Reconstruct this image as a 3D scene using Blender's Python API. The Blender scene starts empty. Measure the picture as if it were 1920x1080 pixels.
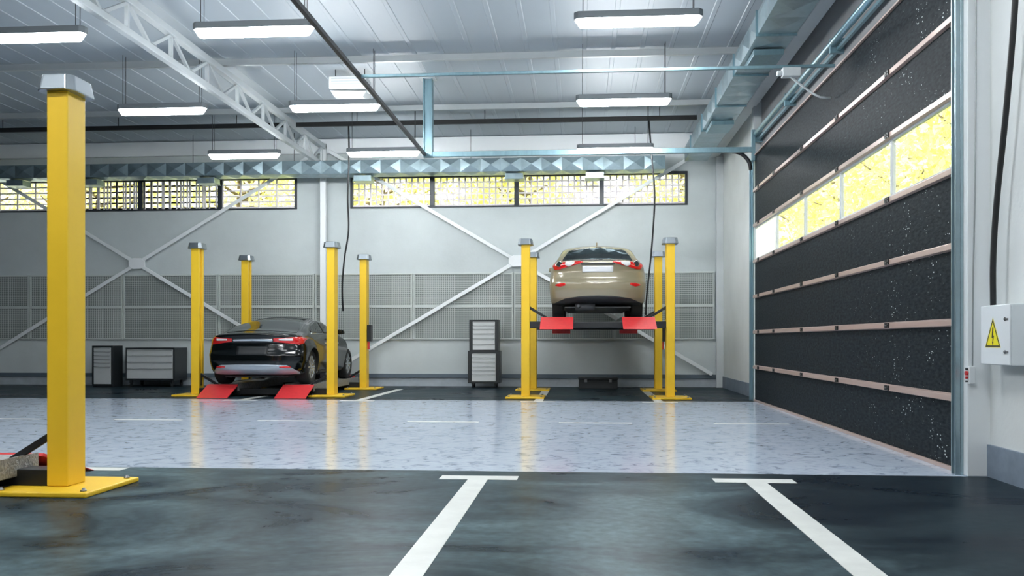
import bpy, bmesh, math, random
import numpy as np
from mathutils import Vector, Matrix
from mathutils.bvhtree import BVHTree

random.seed(7)
rng = np.random.RandomState(11)
scene = bpy.context.scene
COL = scene.collection
PI = math.pi

# ------------------------------------------------------------------ materials
def srgb(r, g, b):
    def f(v):
        v /= 255.0
        return v / 12.92 if v <= 0.04045 else ((v + 0.055) / 1.055) ** 2.4
    return (f(r), f(g), f(b), 1.0)

def pmat(name, col, rough=0.5, metal=0.0, coat=0.0, spec=0.5, bump=0.0, bump_scale=40, var=0.0, var_scale=3.0, col2=None,
         rough_var=0.0, stretch=(1, 1, 1)):
    m = bpy.data.materials.new(name)
    m.use_nodes = True
    nt = m.node_tree
    b = nt.nodes['Principled BSDF']
    b.inputs['Base Color'].default_value = col
    b.inputs['Roughness'].default_value = rough
    b.inputs['Metallic'].default_value = metal
    b.inputs['Coat Weight'].default_value = coat
    b.inputs['Coat Roughness'].default_value = 0.04
    b.inputs['Specular IOR Level'].default_value = spec
    tc = nt.nodes.new('ShaderNodeTexCoord')
    mp = nt.nodes.new('ShaderNodeMapping')
    mp.inputs['Scale'].default_value = stretch
    nt.links.new(tc.outputs['Object'], mp.inputs['Vector'])
    if var > 0:
        n = nt.nodes.new('ShaderNodeTexNoise')
        n.inputs['Scale'].default_value = var_scale
        n.inputs['Detail'].default_value = 7
        n.inputs['Roughness'].default_value = 0.6
        nt.links.new(mp.outputs[0], n.inputs['Vector'])
        r = nt.nodes.new('ShaderNodeValToRGB')
        r.color_ramp.elements[0].position = 0.3
        r.color_ramp.elements[1].position = 0.7
        c2 = col2 or tuple(list(x * (1 - var) for x in col[:3]) + [1])
        r.color_ramp.elements[0].color = c2
        r.color_ramp.elements[1].color = col
        nt.links.new(n.outputs['Fac'], r.inputs['Fac'])
        nt.links.new(r.outputs['Color'], b.inputs['Base Color'])
        if rough_var > 0:
            mr = nt.nodes.new('ShaderNodeMapRange')
            mr.inputs['From Min'].default_value = 0.3
            mr.inputs['From Max'].default_value = 0.7
            mr.inputs['To Min'].default_value = rough + rough_var
            mr.inputs['To Max'].default_value = rough - rough_var
            nt.links.new(n.outputs['Fac'], mr.inputs['Value'])
            nt.links.new(mr.outputs[0], b.inputs['Roughness'])
    if bump > 0:
        n2 = nt.nodes.new('ShaderNodeTexNoise')
        n2.inputs['Scale'].default_value = bump_scale
        n2.inputs['Detail'].default_value = 4
        nt.links.new(mp.outputs[0], n2.inputs['Vector'])
        bp = nt.nodes.new('ShaderNodeBump')
        bp.inputs['Strength'].default_value = bump
        bp.inputs['Distance'].default_value = 0.02
        nt.links.new(n2.outputs['Fac'], bp.inputs['Height'])
        nt.links.new(bp.outputs[0], b.inputs['Normal'])
    return m

def emat(name, col, strength):
    m = bpy.data.materials.new(name)
    m.use_nodes = True
    nt = m.node_tree
    b = nt.nodes['Principled BSDF']
    b.inputs['Base Color'].default_value = (0.9, 0.9, 0.9, 1)
    b.inputs['Emission Color'].default_value = col
    b.inputs['Emission Strength'].default_value = strength
    return m

def glass_mat(name, tint=(1, 1, 1, 1), milk=0.0):
    m = bpy.data.materials.new(name)
    m.use_nodes = True
    nt = m.node_tree
    nt.nodes.remove(nt.nodes['Principled BSDF'])
    out = nt.nodes['Material Output']
    tr = nt.nodes.new('ShaderNodeBsdfTransparent'); tr.inputs[0].default_value = tint
    gl = nt.nodes.new('ShaderNodeBsdfGlossy'); gl.inputs['Roughness'].default_value = 0.02
    lw = nt.nodes.new('ShaderNodeLayerWeight'); lw.inputs['Blend'].default_value = 0.5
    pw = nt.nodes.new('ShaderNodeMath'); pw.operation = 'POWER'; pw.inputs[1].default_value = 5.0
    nt.links.new(lw.outputs['Facing'], pw.inputs[0])
    fr = nt.nodes.new('ShaderNodeMath'); fr.operation = 'MULTIPLY_ADD'; fr.inputs[1].default_value = 0.5; fr.inputs[2].default_value = 0.04
    nt.links.new(pw.outputs[0], fr.inputs[0])
    mx = nt.nodes.new('ShaderNodeMixShader')
    nt.links.new(fr.outputs[0], mx.inputs[0])
    nt.links.new(tr.outputs[0], mx.inputs[1])
    nt.links.new(gl.outputs[0], mx.inputs[2])
    if milk > 0:
        df = nt.nodes.new('ShaderNodeBsdfTranslucent'); df.inputs[0].default_value = (0.95, 0.96, 0.95, 1)
        mx2 = nt.nodes.new('ShaderNodeMixShader'); mx2.inputs[0].default_value = milk
        nt.links.new(mx.outputs[0], mx2.inputs[1]); nt.links.new(df.outputs[0], mx2.inputs[2])
        nt.links.new(mx2.outputs[0], out.inputs['Surface'])
    else:
        nt.links.new(mx.outputs[0], out.inputs['Surface'])
    return m

M = {}
M['wall'] = pmat('plaster_wall', srgb(206, 214, 215), 0.75, var=0.16, var_scale=0.55, bump=0.12, bump_scale=18)
M['wall_dark'] = pmat('grey_wall', srgb(66, 72, 76), 0.8, var=0.1)
M['lintel_shade'] = pmat('shaded_lintel_grey', srgb(134, 135, 137), 0.6, var=0.12, var_scale=1.0)  # grey of the shaded wall band above the door
M['wall_right'] = pmat('panel_wall', srgb(222, 226, 225), 0.65, var=0.12, var_scale=0.9, bump=0.1, bump_scale=25)
M['ceiling'] = pmat('ceiling_sheet', srgb(180, 190, 197), 0.5, var=0.10, var_scale=0.5, stretch=(1, 0.25, 1))
M['whitesteel'] = pmat('white_painted_steel', srgb(198, 204, 206), 0.5, var=0.06, var_scale=3)
M['purlin'] = pmat('purlin_steel', srgb(190, 196, 198), 0.35, metal=0.3, var=0.08, var_scale=2)
M['brace'] = pmat('white_brace_paint', srgb(236, 240, 242), 0.4)
M['galv'] = pmat('galvanised_steel', srgb(166, 187, 194), 0.3, metal=0.72, var=0.22, var_scale=5, bump=0.06, bump_scale=12)
M['galvdark'] = pmat('galvanised_track', srgb(140, 172, 182), 0.36, metal=0.75, var=0.2, var_scale=4, stretch=(4, 4, 0.4))
M['yellow'] = pmat('yellow_enamel', srgb(244, 200, 48), 0.42, spec=0.4, coat=0.0, var=0.05, var_scale=5)
M['chrome'] = pmat('brushed_cap_steel', srgb(160, 168, 174), 0.3, metal=1.0)
M['bolt'] = pmat('bolt_steel', srgb(150, 152, 155), 0.35, metal=1.0)
M['black'] = pmat('black_steel', srgb(26, 28, 31), 0.4, var=0.2, var_scale=6)
M['cable'] = pmat('black_rubber', srgb(20, 22, 24), 0.5)
M['red'] = pmat('red_enamel', srgb(232, 62, 66), 0.4, coat=0.2, var=0.12, var_scale=14)
M['checker'] = pmat('checker_plate', srgb(200, 202, 202), 0.38, metal=0.5, var=0.55, var_scale=34, bump=0.6, bump_scale=60)
M['tyre'] = pmat('tyre_rubber', srgb(24, 25, 26), 0.7)
M['alloy'] = pmat('alloy_rim', srgb(205, 207, 208), 0.25, metal=0.9)
M['frame_dark'] = pmat('dark_window_frame', srgb(40, 47, 54), 0.45)
M['grille'] = pmat('grey_mesh_paint', srgb(238, 231, 235), 0.5)
M['mesh'] = pmat('mesh_panel_paint', srgb(196, 203, 200), 0.45)
M['meshshade'] = pmat('guard_shade_grey', srgb(146, 155, 153), 0.4, var=0.2, var_scale=1.2)
M['glass'] = glass_mat('clear_glass', (0.97, 0.98, 0.97, 1))
M['acrylic'] = glass_mat('acrylic_pane', (0.97, 0.97, 0.94, 1), milk=0.05)
M['acrylic_sky'] = glass_mat('sky_white_acrylic', (0.97, 0.97, 0.97, 1), milk=0.9)  # milky white stands in for the bright sky behind the far pane
M['rail'] = pmat('door_rail_paint', srgb(196, 172, 162), 0.3, metal=0.3, var=0.10, var_scale=8, stretch=(1, 0.3, 6))
M['skirt'] = pmat('grey_skirting', srgb(176, 186, 194), 0.5, var=0.18, var_scale=6)
M['skirtblue'] = pmat('blue_grey_skirting', srgb(128, 142, 158), 0.5, var=0.25, var_scale=7)
M['skirtdark'] = pmat('dark_skirting_cap', srgb(92, 106, 118), 0.5)
M['lightbody'] = pmat('lamp_housing', srgb(120, 126, 130), 0.4, metal=0.3)
M['lamp'] = emat('lamp_diffuser', (0.95, 0.98, 1.0, 1), 76.0)
M['lamp_weak'] = emat('lamp_diffuser_dimmed', (0.93, 0.98, 1.0, 1), 34.0)
M['cabblack'] = pmat('cabinet_black', srgb(34, 39, 42), 0.4)
M['cabsilver'] = pmat('drawer_aluminium', srgb(214, 218, 219), 0.35, metal=0.25, var=0.06, var_scale=4)
M['handle'] = pmat('drawer_handle', srgb(160, 165, 166), 0.35, metal=0.4)
M['boxwhite'] = pmat('white_enamel_box', srgb(222, 228, 232), 0.35)
M['hazyellow'] = pmat('hazard_yellow', srgb(240, 226, 20), 0.4)
M['hazblack'] = pmat('hazard_black', srgb(38, 36, 16), 0.5)
M['unitwhite'] = pmat('unit_white', srgb(228, 232, 234), 0.4)
M['line'] = pmat('floor_line_paint', srgb(222, 224, 220), 0.4, var=0.16, var_scale=4, bump=0.05)
M['bark'] = pmat('tree_bark', srgb(120, 105, 80), 0.8, var=0.3, var_scale=8)
M['ground'] = pmat('grass_ground', srgb(120, 130, 60), 0.9, var=0.3, var_scale=2)
M['carglass'] = pmat('tinted_glass', srgb(16, 24, 27), 0.04, spec=0.45)
M['carblack'] = pmat('black_car_paint', srgb(7, 11, 12), 0.15, coat=0.35, spec=0.35)
M['carbeige'] = pmat('beige_car_paint', srgb(143, 134, 109), 0.28, metal=0.12, coat=1.0)
M['plastic'] = pmat('black_plastic', srgb(34, 36, 38), 0.5)
M['under'] = pmat('underbody_grey', srgb(72, 74, 76), 0.55, var=0.3, var_scale=5)
M['lens_red'] = pmat('red_lens', srgb(205, 26, 26), 0.12, coat=1.0)
M['lens_white'] = pmat('clear_lens', srgb(225, 225, 225), 0.1, coat=1.0)
M['carchrome'] = pmat('car_chrome', srgb(225, 228, 230), 0.06, metal=1.0)
M['carsilver'] = pmat('silver_bumper', srgb(166, 176, 186), 0.3, metal=0.3)
M['plate'] = pmat('plate_white', srgb(232, 234, 236), 0.35)
M['btnred'] = pmat('button_red', srgb(200, 30, 36), 0.35)

def foliage_mat(name, c1, c2, c3):
    m = bpy.data.materials.new(name)
    m.use_nodes = True
    nt = m.node_tree
    nt.nodes.remove(nt.nodes['Principled BSDF'])
    out = nt.nodes['Material Output']
    geo = nt.nodes.new('ShaderNodeNewGeometry')
    rp = nt.nodes.new('ShaderNodeValToRGB')
    rp.color_ramp.elements[0].color = c1
    rp.color_ramp.elements[1].color = c2
    e = rp.color_ramp.elements.new(0.5); e.color = c3
    nt.links.new(geo.outputs['Random Per Island'], rp.inputs[0])
    d = nt.nodes.new('ShaderNodeBsdfDiffuse'); t = nt.nodes.new('ShaderNodeBsdfTranslucent')
    nt.links.new(rp.outputs[0], d.inputs[0]); nt.links.new(rp.outputs[0], t.inputs[0])
    mx = nt.nodes.new('ShaderNodeMixShader'); mx.inputs[0].default_value = 0.5
    nt.links.new(d.outputs[0], mx.inputs[1]); nt.links.new(t.outputs[0], mx.inputs[2])
    nt.links.new(mx.outputs[0], out.inputs[0])
    return m
M['leaf'] = foliage_mat('autumn_leaves', srgb(226, 222, 128), srgb(252, 250, 215), srgb(242, 240, 160))

# floor: dark painted concrete and polished light terrazzo
def dark_floor(name, c0, c1, bay):
    m = bpy.data.materials.new(name)
    m.use_nodes = True
    nt = m.node_tree; b = nt.nodes['Principled BSDF']
    tc = nt.nodes.new('ShaderNodeTexCoord')
    mp = nt.nodes.new('ShaderNodeMapping'); mp.inputs['Scale'].default_value = (0.7, 1.0, 1)
    mp.inputs['Rotation'].default_value = (0, 0, 0.5)
    nt.links.new(tc.outputs['Object'], mp.inputs[0])
    n = nt.nodes.new('ShaderNodeTexNoise'); n.inputs['Scale'].default_value = 0.7; n.inputs['Detail'].default_value = 12
    n.inputs['Roughness'].default_value = 0.66; n.inputs['Distortion'].default_value = 0.8
    nt.links.new(mp.outputs[0], n.inputs['Vector'])
    r = nt.nodes.new('ShaderNodeValToRGB')
    r.color_ramp.elements[0].position = 0.42; r.color_ramp.elements[0].color = c0
    r.color_ramp.elements[1].position = 0.62; r.color_ramp.elements[1].color = c1
    nt.links.new(n.outputs['Fac'], r.inputs[0])
    # fine scratches and dust
    n2 = nt.nodes.new('ShaderNodeTexNoise'); n2.inputs['Scale'].default_value = 14; n2.inputs['Detail'].default_value = 6
    nt.links.new(tc.outputs['Object'], n2.inputs['Vector'])
    mx = nt.nodes.new('ShaderNodeMix'); mx.data_type = 'RGBA'; mx.blend_type = 'OVERLAY'
    mx.inputs[0].default_value = 0.6
    nt.links.new(r.outputs[0], mx.inputs[6]); nt.links.new(n2.outputs['Fac'], mx.inputs[7])
    # colour grows darker towards the door side, its edge broken by noise
    sep = nt.nodes.new('ShaderNodeSeparateXYZ'); nt.links.new(tc.outputs['Object'], sep.inputs[0])
    ad = nt.nodes.new('ShaderNodeMath'); ad.operation = 'MULTIPLY_ADD'; ad.inputs[1].default_value = -1.6
    nt.links.new(n.outputs['Fac'], ad.inputs[0]); nt.links.new(sep.outputs['X'], ad.inputs[2])
    mb = nt.nodes.new('ShaderNodeMapRange'); mb.interpolation_type = 'SMOOTHSTEP'
    mb.inputs['From Min'].default_value = -0.2; mb.inputs['From Max'].default_value = 0.9
    mb.inputs['To Max'].default_value = bay
    nt.links.new(ad.outputs[0], mb.inputs['Value'])
    mk = nt.nodes.new('ShaderNodeMix'); mk.data_type = 'RGBA'
    nt.links.new(mb.outputs[0], mk.inputs[0]); nt.links.new(mx.outputs[2], mk.inputs[6]); mk.inputs[7].default_value = srgb(14, 24, 34)
    nt.links.new(mk.outputs[2], b.inputs['Base Color'])
    mr = nt.nodes.new('ShaderNodeMapRange')
    mr.inputs['From Min'].default_value = 0.35; mr.inputs['From Max'].default_value = 0.7
    mr.inputs['To Min'].default_value = 0.24; mr.inputs['To Max'].default_value = 0.42
    nt.links.new(n.outputs['Fac'], mr.inputs['Value']); nt.links.new(mr.outputs[0], b.inputs['Roughness'])
    b.inputs['Specular IOR Level'].default_value = 0.025
    bp = nt.nodes.new('ShaderNodeBump'); bp.inputs['Strength'].default_value = 0.05
    nt.links.new(n2.outputs['Fac'], bp.inputs['Height']); nt.links.new(bp.outputs[0], b.inputs['Normal'])
    return m

def light_floor():
    m = bpy.data.materials.new('light_terrazzo')
    m.use_nodes = True
    nt = m.node_tree; b = nt.nodes['Principled BSDF']
    tc = nt.nodes.new('ShaderNodeTexCoord')
    n = nt.nodes.new('ShaderNodeTexNoise'); n.inputs['Scale'].default_value = 6.5; n.inputs['Detail'].default_value = 6
    n.inputs['Roughness'].default_value = 0.62; n.inputs['Distortion'].default_value = 1.2
    nt.links.new(tc.outputs['Object'], n.inputs['Vector'])
    r = nt.nodes.new('ShaderNodeValToRGB')
    r.color_ramp.elements[0].position = 0.33; r.color_ramp.elements[0].color = srgb(138, 149, 166)
    r.color_ramp.elements[1].position = 0.46; r.color_ramp.elements[1].color = srgb(194, 206, 223)
    e = r.color_ramp.elements.new(0.75); e.color = srgb(208, 218, 233)
    nt.links.new(n.outputs['Fac'], r.inputs[0])
    nt.links.new(r.outputs[0], b.inputs['Base Color'])
    b.inputs['Roughness'].default_value = 0.13
    b.inputs['Specular IOR Level'].default_value = 0.45
    return m
M['floor_dark'] = dark_floor('dark_floor_paint', srgb(25, 41, 52), srgb(88, 107, 112), 0.82)
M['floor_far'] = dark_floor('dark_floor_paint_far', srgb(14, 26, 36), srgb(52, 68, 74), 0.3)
M['floor_light'] = light_floor()

def door_mat():
    m = bpy.data.materials.new('black_door_skin')
    m.use_nodes = True
    nt = m.node_tree; b = nt.nodes['Principled BSDF']
    tc = nt.nodes.new('ShaderNodeTexCoord')
    mp = nt.nodes.new('ShaderNodeMapping'); mp.inputs['Scale'].default_value = (1, 5, 16)
    nt.links.new(tc.outputs['Object'], mp.inputs[0])
    n = nt.nodes.new('ShaderNodeTexNoise'); n.inputs['Scale'].default_value = 2.5; n.inputs['Detail'].default_value = 6
    nt.links.new(mp.outputs[0], n.inputs['Vector'])
    r = nt.nodes.new('ShaderNodeValToRGB')
    r.color_ramp.elements[0].position = 0.3; r.color_ramp.elements[0].color = srgb(26, 30, 34)
    r.color_ramp.elements[1].position = 0.75; r.color_ramp.elements[1].color = srgb(50, 57, 61)
    nt.links.new(n.outputs['Fac'], r.inputs[0])
    # pale paint specks, denser towards the near end of the door
    mp2 = nt.nodes.new('ShaderNodeMapping'); mp2.inputs['Scale'].default_value = (1, 0.5, 1)
    nt.links.new(tc.outputs['Object'], mp2.inputs[0])
    v = nt.nodes.new('ShaderNodeTexVoronoi'); v.inputs['Scale'].default_value = 34
    v.inputs['Randomness'].default_value = 1.0
    nt.links.new(mp2.outputs[0], v.inputs['Vector'])
    n3 = nt.nodes.new('ShaderNodeTexNoise'); n3.inputs['Scale'].default_value = 3.0; n3.inputs['Detail'].default_value = 3
    nt.links.new(tc.outputs['Object'], n3.inputs['Vector'])
    sep = nt.nodes.new('ShaderNodeSeparateXYZ'); nt.links.new(tc.outputs['Object'], sep.inputs[0])
    mry = nt.nodes.new('ShaderNodeMapRange')
    mry.inputs['From Min'].default_value = 0.0; mry.inputs['From Max'].default_value = 4.5
    mry.inputs['To Min'].default_value = 0.27; mry.inputs['To Max'].default_value = 0.03
    nt.links.new(sep.outputs['Y'], mry.inputs['Value'])
    mul = nt.nodes.new('ShaderNodeMath'); mul.operation = 'MULTIPLY'
    mr3 = nt.nodes.new('ShaderNodeMapRange')
    mr3.inputs['From Min'].default_value = 0.42; mr3.inputs['From Max'].default_value = 0.68
    nt.links.new(n3.outputs['Fac'], mr3.inputs['Value'])
    nt.links.new(mr3.outputs[0], mul.inputs[0]); nt.links.new(mry.outputs[0], mul.inputs[1])
    lt = nt.nodes.new('ShaderNodeMath'); lt.operation = 'LESS_THAN'
    nt.links.new(v.outputs['Distance'], lt.inputs[0]); nt.links.new(mul.outputs[0], lt.inputs[1])
    mx = nt.nodes.new('ShaderNodeMix'); mx.data_type = 'RGBA'
    nt.links.new(lt.outputs[0], mx.inputs[0])
    nt.links.new(r.outputs[0], mx.inputs[6]); mx.inputs[7].default_value = srgb(190, 196, 196)
    nt.links.new(mx.outputs[2], b.inputs['Base Color'])
    b.inputs['Roughness'].default_value = 0.5
    b.inputs['Specular IOR Level'].default_value = 0.025
    bp = nt.nodes.new('ShaderNodeBump'); bp.inputs['Strength'].default_value = 0.25; bp.inputs['Distance'].default_value = 0.01
    nt.links.new(n.outputs['Fac'], bp.inputs['Height']); nt.links.new(bp.outputs[0], b.inputs['Normal'])
    return m
M['door'] = door_mat()

# ------------------------------------------------------------------ helpers
def finish(name, me, parent=None, loc=(0, 0, 0), rot=(0, 0, 0)):
    o = bpy.data.objects.new(name, me)
    COL.objects.link(o)
    o.location = loc
    o.rotation_euler = rot
    if parent is not None:
        o.parent = parent
    return o

class MB:
    """collects shapes; build() links them as one mesh object"""
    def __init__(self):
        self.bm = bmesh.new()
    def box(self, x0, x1, y0, y1, z0, z1, mi=0):
        vs = [self.bm.verts.new((x, y, z)) for x in (x0, x1) for y in (y0, y1) for z in (z0, z1)]
        for f in ((0, 1, 3, 2), (4, 6, 7, 5), (0, 4, 5, 1), (2, 3, 7, 6), (0, 2, 6, 4), (1, 5, 7, 3)):
            fc = self.bm.faces.new([vs[i] for i in f]); fc.material_index = mi
        return self
    def hexa(self, pts, mi=0):
        """8 points: bottom ring 0-3, top ring 4-7 (same winding)"""
        vs = [self.bm.verts.new(p) for p in pts]
        for f in ((3, 2, 1, 0), (4, 5, 6, 7), (0, 1, 5, 4), (1, 2, 6, 5), (2, 3, 7, 6), (3, 0, 4, 7)):
            fc = self.bm.faces.new([vs[i] for i in f]); fc.material_index = mi
        return self
    def quad(self, pts, mi=0):
        fc = self.bm.faces.new([self.bm.verts.new(p) for p in pts]); fc.material_index = mi
        return self
    def prism(self, poly, axis, a0, a1, mi=0):
        """extrude a 2D polygon along an axis: 'x' uses (y,z), 'y' uses (x,z), 'z' uses (x,y)"""
        def P(p, a):
            return {'x': (a, p[0], p[1]), 'y': (p[0], a, p[1]), 'z': (p[0], p[1], a)}[axis]
        A = [self.bm.verts.new(P(p, a0)) for p in poly]
        B = [self.bm.verts.new(P(p, a1)) for p in poly]
        n = len(poly)
        fs = [self.bm.faces.new(A[::-1]), self.bm.faces.new(B)]
        for i in range(n):
            fs.append(self.bm.faces.new((A[i], A[(i + 1) % n], B[(i + 1) % n], B[i])))
        for f in fs: f.material_index = mi
        return self
    def tube(self, pts, r, n=8, mi=0, cap=True):
        pts = [Vector(p) for p in pts]
        rings = []
        up = Vector((0.13, 0.27, 0.95)).normalized()
        for i, p in enumerate(pts):
            t = (pts[min(i + 1, len(pts) - 1)] - pts[max(i - 1, 0)]).normalized()
            u = t.cross(up)
            if u.length < 1e-3: u = t.cross(Vector((1, 0, 0)))
            u.normalize(); w = t.cross(u)
            rr = r[i] if isinstance(r, (list, tuple)) else r
            rings.append([self.bm.verts.new(p + u * rr * math.cos(2 * PI * k / n) + w * rr * math.sin(2 * PI * k / n)) for k in range(n)])
        for a, b in zip(rings, rings[1:]):
            for k in range(n):
                f = self.bm.faces.new((a[k], a[(k + 1) % n], b[(k + 1) % n], b[k])); f.smooth = True; f.material_index = mi
        if cap:
            f = self.bm.faces.new(rings[0][::-1]); f.material_index = mi
            f = self.bm.faces.new(rings[-1]); f.material_index = mi
        return self
    def bar(self, p, q, w, h, mi=0, up=(0, 0, 1)):
        """rectangular bar from p to q, width w (sideways) and height h"""
        p, q = Vector(p), Vector(q)
        t = (q - p).normalized(); u = t.cross(Vector(up))
        if u.length < 1e-3: u = t.cross(Vector((0, 1, 0)))
        u.normalize(); v = u.cross(t)
        o = [u * (sx * w / 2) + v * (sz * h / 2) for sx, sz in ((-1, -1), (1, -1), (1, 1), (-1, 1))]
        return self.hexa([p + a for a in o] + [q + a for a in o], mi)
    def lathe(self, prof, axis='z', center=(0, 0, 0), n=32, mi=0, closed=False):
        """prof: list of (radius, along)"""
        c = Vector(center); rings = []
        for r, a in prof:
            ring = []
            for k in range(n):
                t = 2 * PI * k / n; x, y = r * math.cos(t), r * math.sin(t)
                d = {'z': (x, y, a), 'x': (a, x, y), 'y': (y, a, x)}[axis]
                ring.append(self.bm.verts.new(c + Vector(d)))
            rings.append(ring)
        pairs = list(zip(rings, rings[1:]))
        if closed: pairs.append((rings[-1], rings[0]))
        for a, b in pairs:
            for k in range(n):
                f = self.bm.faces.new((a[k], a[(k + 1) % n], b[(k + 1) % n], b[k])); f.smooth = True; f.material_index = mi
        if not closed:
            for rg, fl in ((rings[0], True), (rings[-1], False)):
                f = self.bm.faces.new(rg[::-1] if fl else rg); f.material_index = mi
        return self
    def build(self, name, mat, parent=None, bevel=0.0, loc=(0, 0, 0), rot=(0, 0, 0), seg=2):
        bm = self.bm
        bmesh.ops.recalc_face_normals(bm, faces=bm.faces[:])
        if bevel > 0:
            ed = [e for e in bm.edges if len(e.link_faces) == 2 and e.calc_face_angle(0) > 0.5]
            bmesh.ops.bevel(bm, geom=ed, offset=bevel, segments=seg, profile=0.5, affect='EDGES', clamp_overlap=True)
        me = bpy.data.meshes.new(name)
        bm.to_mesh(me); bm.free()
        for m in (mat if isinstance(mat, (list, tuple)) else [mat]): me.materials.append(m)
        return finish(name, me, parent, loc, rot)

def tag(o, label=None, cat=None, group=None, kind=None):
    if label: o['label'] = label
    if cat: o['category'] = cat
    if group: o['group'] = group
    if kind: o['kind'] = kind
    return o

def thing(name, label, cat, loc=(0, 0, 0), rotz=0.0, group=None):
    o = bpy.data.objects.new(name, None); COL.objects.link(o)
    o.location = loc; o.rotation_euler = (0, 0, rotz); o.empty_display_size = 0.2
    return tag(o, label, cat, group)

def struct(o):
    o['kind'] = 'structure'
    return o

CHILD = {}
def copy_tree(o, parent=None):
    c = o.copy(); COL.objects.link(c)
    if parent is not None: c.parent = parent
    for ch in [x for x in bpy.data.objects if x.parent == o]:
        copy_tree(ch, c)
    return c

# ------------------------------------------------------------------ measured layout (metres)
CAM_H = 1.08
YB = 21.15            # back wall face
CEIL = 5.86
XR = 3.23             # right wall face
XD = 3.06             # door face
XL, YF = -16.6, -7.0  # left and front walls, outside the view
DY0, DY1, DH = 7.69, 16.39, 4.36
SEC = [0.0, 0.61, 1.23, 1.86, 2.48, 3.12, 3.74, DH]

# ------------------------------------------------------------------ room shell
f = MB()
f.quad([(XL, YF, 0), (XR + .3, YF, 0), (XR + .3, 7.45, 0), (XL, 7.45, 0)], 0)
f.quad([(XL, 7.45, 0), (XR + .3, 7.45, 0), (XR + .3, 16.2, 0), (XL, 16.2, 0)], 1)
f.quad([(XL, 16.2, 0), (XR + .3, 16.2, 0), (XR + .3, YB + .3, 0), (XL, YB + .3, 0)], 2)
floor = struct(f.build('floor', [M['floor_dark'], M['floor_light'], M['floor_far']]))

def floor_line(x0, x1, y0, y1):
    MB().box(x0, x1, y0, y1, 0.0005, 0.003).build('painted_line', M['line'], floor)
for sx in (-0.80, 1.32):                        # near bays: T shaped marks
    floor_line(sx - .305, sx + .305, 6.98, 7.17)
    floor_line(sx - .078, sx + .078, 2.2, 6.979)
floor_line(-4.42, -3.81, 7.23, 7.40); floor_line(-4.20, -4.05, 2.2, 7.229)
for sx in (-6.12, -3.98, -0.76, 1.36):          # far bays
    floor_line(sx - .305, sx + .305, 15.82, 15.97)
    floor_line(sx - .078, sx + .078, 15.971, 19.7)
for k in range(7):
    x = -10.35 + k * 2.005 + (0.03 if k > 3 else 0)
    if x + 1 < 2.9: floor_line(x, x + 0.95, 11.85, 11.93)

# back wall with two window openings
WZ0, WZ1 = 4.2, 4.98
W1 = (-5.46, 2.44); W2 = (-14.7, -6.75)
w = MB()
w.box(XL - .2, XR + .3, YB, YB + .25, -.1, WZ0)
w.box(XL - .2, XR + .3, YB, YB + .25, WZ1, CEIL + .1)
w.box(XL - .2, W2[0], YB, YB + .25, WZ0, WZ1)
w.box(W2[1], W1[0], YB, YB + .25, WZ0, WZ1)
w.box(W1[1], XR + .3, YB, YB + .25, WZ0, WZ1)
struct(w.build('wall_back', M['wall']))
# right wall with the door opening
w = MB()
w.box(XR, XR + .25, YF - .2, DY0 - .1, -.1, CEIL + .1)
w.box(XR, XR + .25, DY1 + .1, YB, -.1, CEIL + .1)
w.box(XR, XR + .25, DY0 - .1, DY1 + .1, DH, CEIL + .1)
struct(w.build('wall_right', M['wall_right']))
struct(MB().box(XL - .2, XL, YF - .2, YB, -.1, CEIL + .1).build('wall_left', M['wall_dark']))
struct(MB().box(XL - .2, XR, YF - .2, YF, -.1, CEIL + .1).build('wall_front', M['wall_dark']))
c = MB().box(XL - .2, XR + .3, YF - .2, YB + .3, CEIL, CEIL + .2)
x = XL + .2
while x < XR - .1:
    c.prism([(x - .05, CEIL + .01), (x - .03, CEIL - .009), (x + .03, CEIL - .009), (x + .05, CEIL + .01)], 'y', YF, YB)
    x += 0.47
struct(c.build('ceiling', M['ceiling']))
struct(MB().box(XL, XR + 30, YB + .3, YB + 40, -.3, -.05).box(XR + .3, XR + 40, -10, YB + .29, -.3, -.05).build('ground_outside', M['ground']))

# skirtings
b = MB().box(XL, XR, YB - .03, YB, 0, 0.2)
bb = struct(b.build('baseboard_back', M['skirt']))
MB().box(XL, XR, YB - .07, YB - .0301, 0.2, 0.29).build('dark_cap', M['skirtdark'], bb)
b = MB().box(XR - .025, XR, YF, 7.45, 0, 0.255).box(XR - .025, XR, 16.75, YB - .08, 0, 0.255)
struct(b.build('baseboard_right', M['skirtblue']))
# jambs and lintel round the door, corner post
struct(MB().box(XD - .005, XR + .1, 7.45, 7.62, 0, CEIL).build('trim_1', M['brace'], bevel=.006))
struct(MB().box(XD + .02, XR + .1, DY1 + .12, DY1 + .32, 0, CEIL).build('trim_2', M['whitesteel'], bevel=.006))
struct(MB().box(XD + .05, XR + .1, DY0 - .06, DY1 + .11, DH - .02, DH + .05).build('trim_3', M['whitesteel'], bevel=.006))
struct(MB().box(XR - .02, XR - .001, 7.63, DY1 + .1, DH + .09, CEIL - .02).build('trim_6_shade', M['lintel_shade']))  # added grey sheet, stands in for shade on the wall above the door
struct(MB().box(3.07, XR, YB - .2, YB - .09, 0, 5.27).build('trim_4', M['whitesteel'], bevel=.006))
struct(MB().box(XL, 3.06, YB - .1, YB - .001, 5.5, CEIL - .02).build('trim_5', M['brace'], bevel=.006))

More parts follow.
